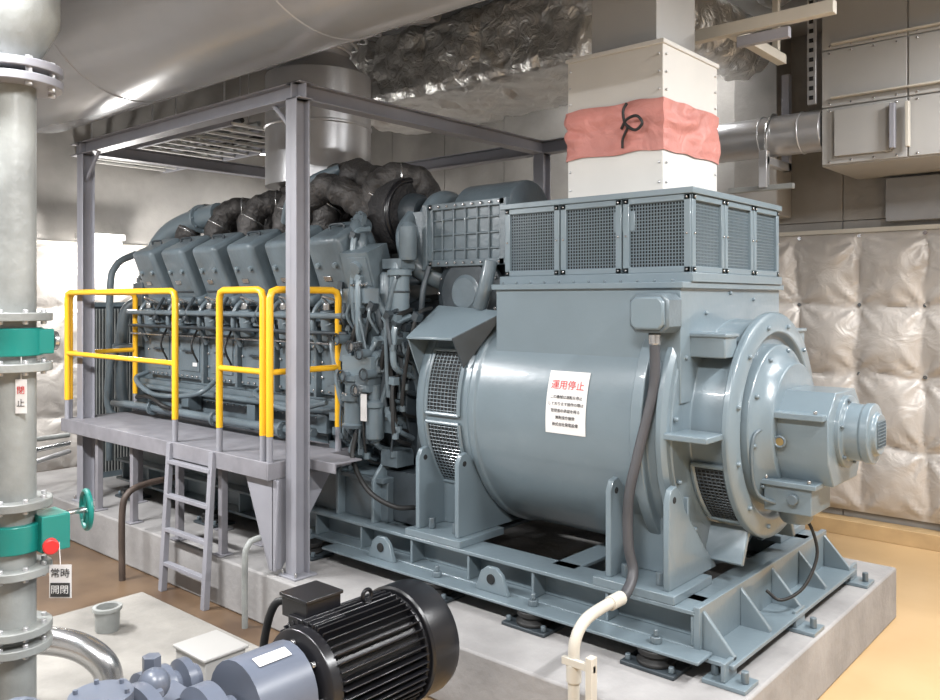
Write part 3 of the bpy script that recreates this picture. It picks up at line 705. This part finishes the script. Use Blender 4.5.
for y in(3.7,4.6): b.bb(-8.45,-5.75,y-.015,y+.015,3.28,3.36,STEEL)
x=-8.4
while x<-5.75: b.bb(x-.02,x+.02,3.7,4.6,3.29,3.31,WHITE); x+=.22
for k in range(5): b.tube([(-8.45,3.8+k*.16,3.34),(-7,3.81+k*.16,3.335),(-5.75,3.8+k*.16,3.34)],.022,[RUB,PIPEW,STEEL][k%3],8)
for x in(-8.2,-7.0,-5.85):
    for y in(3.7,4.6): b.cyl((x,y,3.3),(x,y,4.7),.008,GALV,8)
b.done()

b=B('radiator_screen',bevel=0)
b.bb(-7.46,-7.42,3.28,3.92,.3,1.86,PAINTD)
for k in range(22): b.bb(-7.42,-7.405,3.30+k*.028,3.308+k*.028,.34,1.82,PIPEW)
b.bb(-7.43,-7.40,3.27,3.93,1.84,1.88,PAINT2); b.bb(-7.43,-7.40,3.27,3.93,.3,.35,PAINT2)
b.done()
b=B('wall_piping',bevel=0)
for k,z in enumerate((.55,.75,.95)):
    b.tube([(-8.3,.2,z),(-8.3,2.2,z),(-8.28,2.5,z),(-8.2,2.6,z),(-8.15,2.62,z-.1),(-8.15,2.62,.0)],.035,[GALV,PIPEW,GALV][k],12,8)
b.tube([(-8.25,1.2,0),(-8.25,1.2,4.6)],.05,PIPEW,14,smooth=False); b.tube([(-8.3,2.0,0),(-8.3,2.0,3.2)],.03,STEEL,12,smooth=False)
for k in range(3):
    b.tube([(-6.9-.12*k,2.35,0),(-6.9-.12*k,2.35,.5+.07*k),(-6.9-.12*k,2.4,.58+.07*k),(-7.0-.12*k,2.7,.6+.07*k),(-7.3,3.1,.6+.07*k)],.022,[GALV,CHROME,PIPEW][k],10)
    b.flange((-6.9-.12*k,2.35,.3+.06*k),(0,0,1),.045,.03,GALV,6)
b.done()

b=B('drain_pipe',bevel=0)
b.tube([(-5.55,3.1,.62),(-5.5,2.85,.62),(-5.48,2.72,.58),(-5.48,2.68,.45),(-5.48,2.68,0)],.022,RUST,12)
b.done()
b=B('oil_pipe',bevel=0)
b.tube([(-4.15,3.15,.5),(-4.15,2.85,.5),(-4.15,2.78,.47),(-4.15,2.76,.38),(-4.15,2.76,0)],.018,PIPEW,12)
b.done()
b=B('cable_conduit',bevel=.002)
b.tube([(-1.89,3.14,.6),(-1.89,3.0,.6),(-1.88,2.86,.59),(-1.88,2.79,.53),(-1.88,2.78,.42),(-1.88,2.78,.2),(-1.88,2.78,0)],.024,BEIGE,16,8)
b.cyl((-1.89,3.16,.6),(-1.89,3.07,.6),.031,BEIGE,16); b.cyl((-1.88,2.78,.44),(-1.88,2.78,.37),.031,BEIGE,16)
b.bb(-1.93,-1.83,2.76,2.80,.1,.13,GALV); b.bb(-1.80,-1.77,2.74,2.78,0,.5,BEIGE); b.bb(-1.92,-1.77,2.75,2.77,.44,.47,BEIGE)
b.done()

# ---------------- motor + pump ----------------
mo=empty('electric_motor')
MX,MZ=-2.40,.53
b=B('motor_body',mo,.003)
b.lathe((MX,1.80,MZ),(0,1,0),[(0,.10),(.0,.16),(.02,.195),(.06,.20),(.07,.175),(.46,.175),(.47,.20),(.50,.205)],BLACK,48)
for k in range(44):
    a=2*math.pi*k/44; ca,sa=math.cos(a),math.sin(a)
    b.box((MX+ca*.192,2.06,MZ+sa*.192),(.05,.41,.006),BLACK,rot=(0,-math.degrees(a),0))
b.lathe((MX,2.28,MZ),(0,1,0),[(0,.19),(0,.218),(.01,.226),(.12,.226),(.15,.218),(.17,.19),(.175,.17),(.17,.05)],BLACK,56)
b.bolts((MX,1.80,MZ),(0,-1,0),.16,8,.012,.015,CHROME)
for sx in(-1,1):
    for y in(1.90,2.20): b.box((MX+sx*.15,y,.27),(.07,.1,.2),BLACK)
    b.bb(MX+sx*.10,MX+sx*.25,1.82,2.28,.20,.225,BLACK)
b.bb(MX-.12,MX+.04,1.86,2.0,MZ+.17,MZ+.21,BLACK)
b.box((MX-.11,1.96,MZ+.225),(.15,.16,.075),BLACK); b.box((MX-.11,1.96,MZ+.268),(.165,.175,.014),BLACK)
b.tube([(MX-.18,1.94,MZ+.22),(MX-.26,1.9,MZ+.2),(MX-.31,1.88,MZ+.0),(MX-.32,1.86,.15)],.016,RUB,10)
b.torus((MX,2.14,MZ+.235),(1,0,0),.022,.008,BLACK,16,8); b.cyl((MX,2.14,MZ+.18),(MX,2.14,MZ+.215),.018,BLACK)
b.done()
pu=empty('transfer_pump')
b=B('pump_body',pu,.006)
pr=[(-.16,.2)]+[(.16*math.cos(D(180-a)),.54+.16*math.sin(D(180-a))) for a in range(0,181,15)]+[(.16,.2)]
b.prism([(MX+p[0],p[1]) for p in pr],'y',1.56,1.78,PUMP)
b.lathe((MX,.55,MZ),(0,1,0),[(0,.10),(.02,.16),(.06,.17),(.07,.13),(.2,.13),(.21,.19),(.25,.19),(.26,.15),(.34,.15),(.345,.18),(.375,.18),(.38,.15),(.44,.15),(.445,.18),(.475,.18),(.48,.15),(.54,.15),(.545,.18),(.575,.18),(.58,.14),(.66,.14),(.67,.2),(.71,.2),(.72,.12),(.86,.09),(.87,.13),(.93,.13),(.94,.06),(1.0,.06)],PUMP,44)
b.bolts((MX,1.26,MZ),(0,1,0),.175,10,.015,.025,PUMP)
b.bolts((MX,.80,MZ),(0,-1,0),.17,10,.015,.02,CHROME)
b.box((MX,1.0,.30),(.3,.34,.2),PUMP); b.box((MX,1.4,.30),(.16,.1,.3),PUMP)
b.bb(MX-.28,MX+.28,.62,2.36,.12,.2,PUMP)
b.tube([(MX-.02,1.12,MZ+.1),(MX-.02,1.12,MZ+.2)],.06,PUMP,20); b.flange((MX-.02,1.12,MZ+.2),(0,0,1),.09,.03,PUMP,6)
b.tube([(MX-.1,1.0,MZ),(MX-.3,1.0,MZ),(MX-.36,1.0,MZ+.02)],.08,PUMP,20); b.flange((MX-.36,1.0,MZ),(1,0,0),.13,.03,PUMP,8)
for k in range(5):
    b.lathe((MX-.30,1.22+.075*k,MZ+.02),(0,1,0),[(0,.045),(.01,.08),(.04,.08),(.05,.05),(.075,.045)],PUMP,24)
b.cyl((MX-.14,1.34,MZ+.1),(MX-.14,1.34,MZ+.22),.03,PUMP,6); b.ball((MX-.05,1.3,MZ+.17),.05,PUMP)
b.box((MX-.2,1.42,MZ+.02),(.2,.1,.1),PUMP)
b.done()
b=B('guard_label',pu,0); b.box((MX+.05,1.67,MZ+.165),(.045,.13,.001),PAPER,rot=(0,18,0)); b.done()
b=B('suction_pipe',bevel=.003)
b.tube([(-4.3,1.0,.0),(-4.3,1.0,.28),(-4.24,1.06,.40),(-4.1,1.18,.44),(-3.8,1.42,.44),(-3.62,1.56,.42),(-3.52,1.64,.34),(-3.5,1.66,.22),(-3.5,1.66,.12)],.058,CHROME,20,8)
b.flange((-3.5,1.66,.15),(0,0,1),.1,.025,GALV); b.flange((-3.95,1.3,.44),(1,.8,0),.095,.03,GALV)
b.done()
b=B('terminal_cabinet',bevel=.006); b.box((-3.27,2.0,.245),(.24,.20,.25),PANEL); b.box((-3.27,2.0,.375),(.26,.22,.015),PANEL); b.cyl((-3.27,1.895,.3),(-3.27,1.885,.3),.015,CHROME); b.bb(-3.16,-3.145,1.95,2.05,.2,.3,STEEL); b.done()
b=B('floor_pipe_stub',bevel=.002)
b.lathe((-4.42,2.08,.12),(0,0,1),[(0,.05),(.0,.06),(.11,.065),(.11,.075),(.13,.075),(.13,.055),(.05,.05)],PIPEW,28); b.done()

# ---------------- vertical pipe with valves ----------------
vp=empty('valve_pipe_riser')
PX,PY=-3.21,1.17
b=B('riser_pipe',vp,.003)
b.cyl((PX,PY,0),(PX,PY,4.69),.072,PIPEW,32)
for z in(2.73,2.68,1.84,1.66,1.17,.93,.72,.66): b.flange((PX,PY,z),(0,0,1),.125 if z<2.5 else .16,.03,PIPEW if z<2.5 else STEEL,8,GALV)
b.lathe((PX,PY,2.75),(0,0,1),[(0,.075),(.05,.1),(.15,.15),(.3,.15),(.4,.1)],PIPEW,32)
b.done()
b=B('butterfly_valve',vp,.004)
for z in(1.75,1.05):
    b.cyl((PX,PY,z-.05),(PX,PY,z+.05),.095,TEAL,32); b.box((PX+.02,PY+.08,z),(.11,.06,.09),TEAL)
b.cyl((PX+.02,PY+.08,1.75),(PX+.02,PY+.12,1.75),.03,TEAL,20); b.cyl((PX+.02,PY+.12,1.75),(PX+.02,PY+.14,1.75),.035,CHROME,24)
b.box((PX+.05,PY+.10,1.06),(.13,.10,.13),TEAL); b.cyl((PX+.11,PY+.08,1.02),(PX+.145,PY+.07,1.02),.027,RED,20)
b.cyl((PX+.02,PY+.15,1.10),(PX+.02,PY+.28,1.10),.012,CHROME,12)
b.torus((PX+.02,PY+.25,1.10),(0.2,1,0),.07,.011,TEAL,28,8)
for a in(0,60,120):
    d=Vector((math.cos(D(a)),-.2*math.cos(D(a)),math.sin(D(a))))*.07; c=Vector((PX+.02,PY+.25,1.10)); b.tube([c-d,c+d],.006,TEAL,8,smooth=False)
b.done()
tg=B('hanging_tags',vp,.0)
cdir=Vector((.7524,.6587,0))
def tag(c,w,h,top,m=None):
    c=Vector(c); n_=Vector((.6587,-.7524,0))*.001
    vs=[c+cdir*a*w/2+Vector((0,0,bz*h/2))+n_*k for k in(-1,1) for a,bz in((-1,-1),(1,-1),(1,1),(-1,1))]
    tg.add(vs,[(0,1,2,3),(7,6,5,4),(0,4,5,1),(1,5,6,2),(2,6,7,3),(3,7,4,0)],m or PAPER)
    if top: tg.tube([Vector(top),c+Vector((0,0,h/2))],.0018,PAPER,6,smooth=False)
T1=Vector((-3.12,1.16,1.56)); T2=Vector((-3.085,1.28,.885)); off=Vector((.6587,-.7524,0))*.003
tag(T1,.04,.12,(-3.12,1.16,1.70)); tag(T2,.08,.12,(-3.10,1.28,1.05)); tag(T2+off+Vector((0,0,-.03)),.07,.05,None,INK)
tg.done()
ang=math.degrees(math.atan2(.6587,.7524))
text('tag_text_1','常時',T2+off+Vector((0,0,.028)),.036,INK,vp,(90,0,ang))
text('tag_text_2','開閉',T2+off*2+Vector((0,0,-.03)),.033,PAPER,vp,(90,0,ang))
text('tag_text_3','閉',T1+off+Vector((0,0,.02)),.03,RED,vp,(90,0,ang)); text('tag_text_4','止',T1+off+Vector((0,0,-.025)),.03,INK,vp,(90,0,ang))

# ---------------- lights ----------------
def fixture(x,y,z,L,axis,E):
    e=empty('room_or_fill_light')  # used for the room's tube lamps and for added fill lamps
    b=B('housing',e,.003)
    sx,sy=(L,.16) if axis=='x' else (.16,L)
    b.bb(x-sx/2,x+sx/2,y-sy/2,y+sy/2,z,z+.06,WHITE)
    for k in(-1,1):
        if axis=='x': b.cyl((x-L/2+.03,y+k*.045,z-.022),(x+L/2-.03,y+k*.045,z-.022),.014,TUBE,12)
        else: b.cyl((x+k*.045,y-L/2+.03,z-.022),(x+k*.045,y+L/2-.03,z-.022),.014,TUBE,12)
        p=(x+k*L*.4,y) if axis=='x' else (x,y+k*L*.4)
        b.cyl((p[0],p[1],z+.06),(p[0],p[1],4.7),.006,GALV,8)
    b.done()
    l=bpy.data.lights.new('tube_glow','AREA'); l.shape='RECTANGLE'; l.size=sx; l.size_y=sy; l.energy=E; l.color=(.985,.99,1)
    o=bpy.data.objects.new('tube_glow',l); o.location=(x,y,z-.045); scene.collection.objects.link(o); o.parent=e
fixture(-5.6,.9,3.2,1.25,'x',230)
fixture(-3.2,.7,3.5,1.25,'x',120)
fixture(-.6,.6,3.7,1.25,'x',190)
fixture(.6,3.2,3.9,1.25,'y',200)
fixture(.3,5.4,3.9,1.25,'x',150)  # added fill lamp, brightens the right part of the back wall
fixture(-3.9,6.5,4.4,1.25,'x',40)  # added lamp tucked behind the foil ducts to light the wall from above
fixture(-7.3,5.4,3.45,1.25,'y',45)  # added fill lamp, kept out of sight behind the exhaust riser
b=B('wall_lamp',bevel=.004); b.bb(-8.30,-8.15,3.58,4.02,2.50,2.56,WHITE)
b.cyl((-8.22,3.60,2.44),(-8.22,4.0,2.44),.05,TUBE,16); b.bb(-8.5,-8.3,3.75,3.8,2.51,2.54,STEEL); b.done()
l=bpy.data.lights.new('wall_lamp_glow','POINT'); l.energy=70; l.shadow_soft_size=.06; l.color=(1,.98,.95)
o=bpy.data.objects.new('wall_lamp_glow',l); o.location=(-7.95,3.8,2.32); scene.collection.objects.link(o); o.parent=bpy.data.objects['wall_lamp']

w=bpy.data.worlds.new('world'); scene.world=w; w.use_nodes=True
w.node_tree.nodes['Background'].inputs[0].default_value=(.8,.85,.9,1); w.node_tree.nodes['Background'].inputs[1].default_value=.05

# ---------------- camera ----------------
cd=bpy.data.cameras.new('camera'); cd.sensor_width=36; cd.sensor_fit='HORIZONTAL'; cd.lens=36*830/940; cd.shift_y=-50/940
co=bpy.data.objects.new('camera',cd); co.location=(0,0,1.9)
co.rotation_euler=(D(90),0,math.atan2(.6587,.7524)); scene.collection.objects.link(co); scene.camera=co
scene.view_settings.view_transform='Standard'
scene.view_settings.look='None'
scene.view_settings.exposure=.05
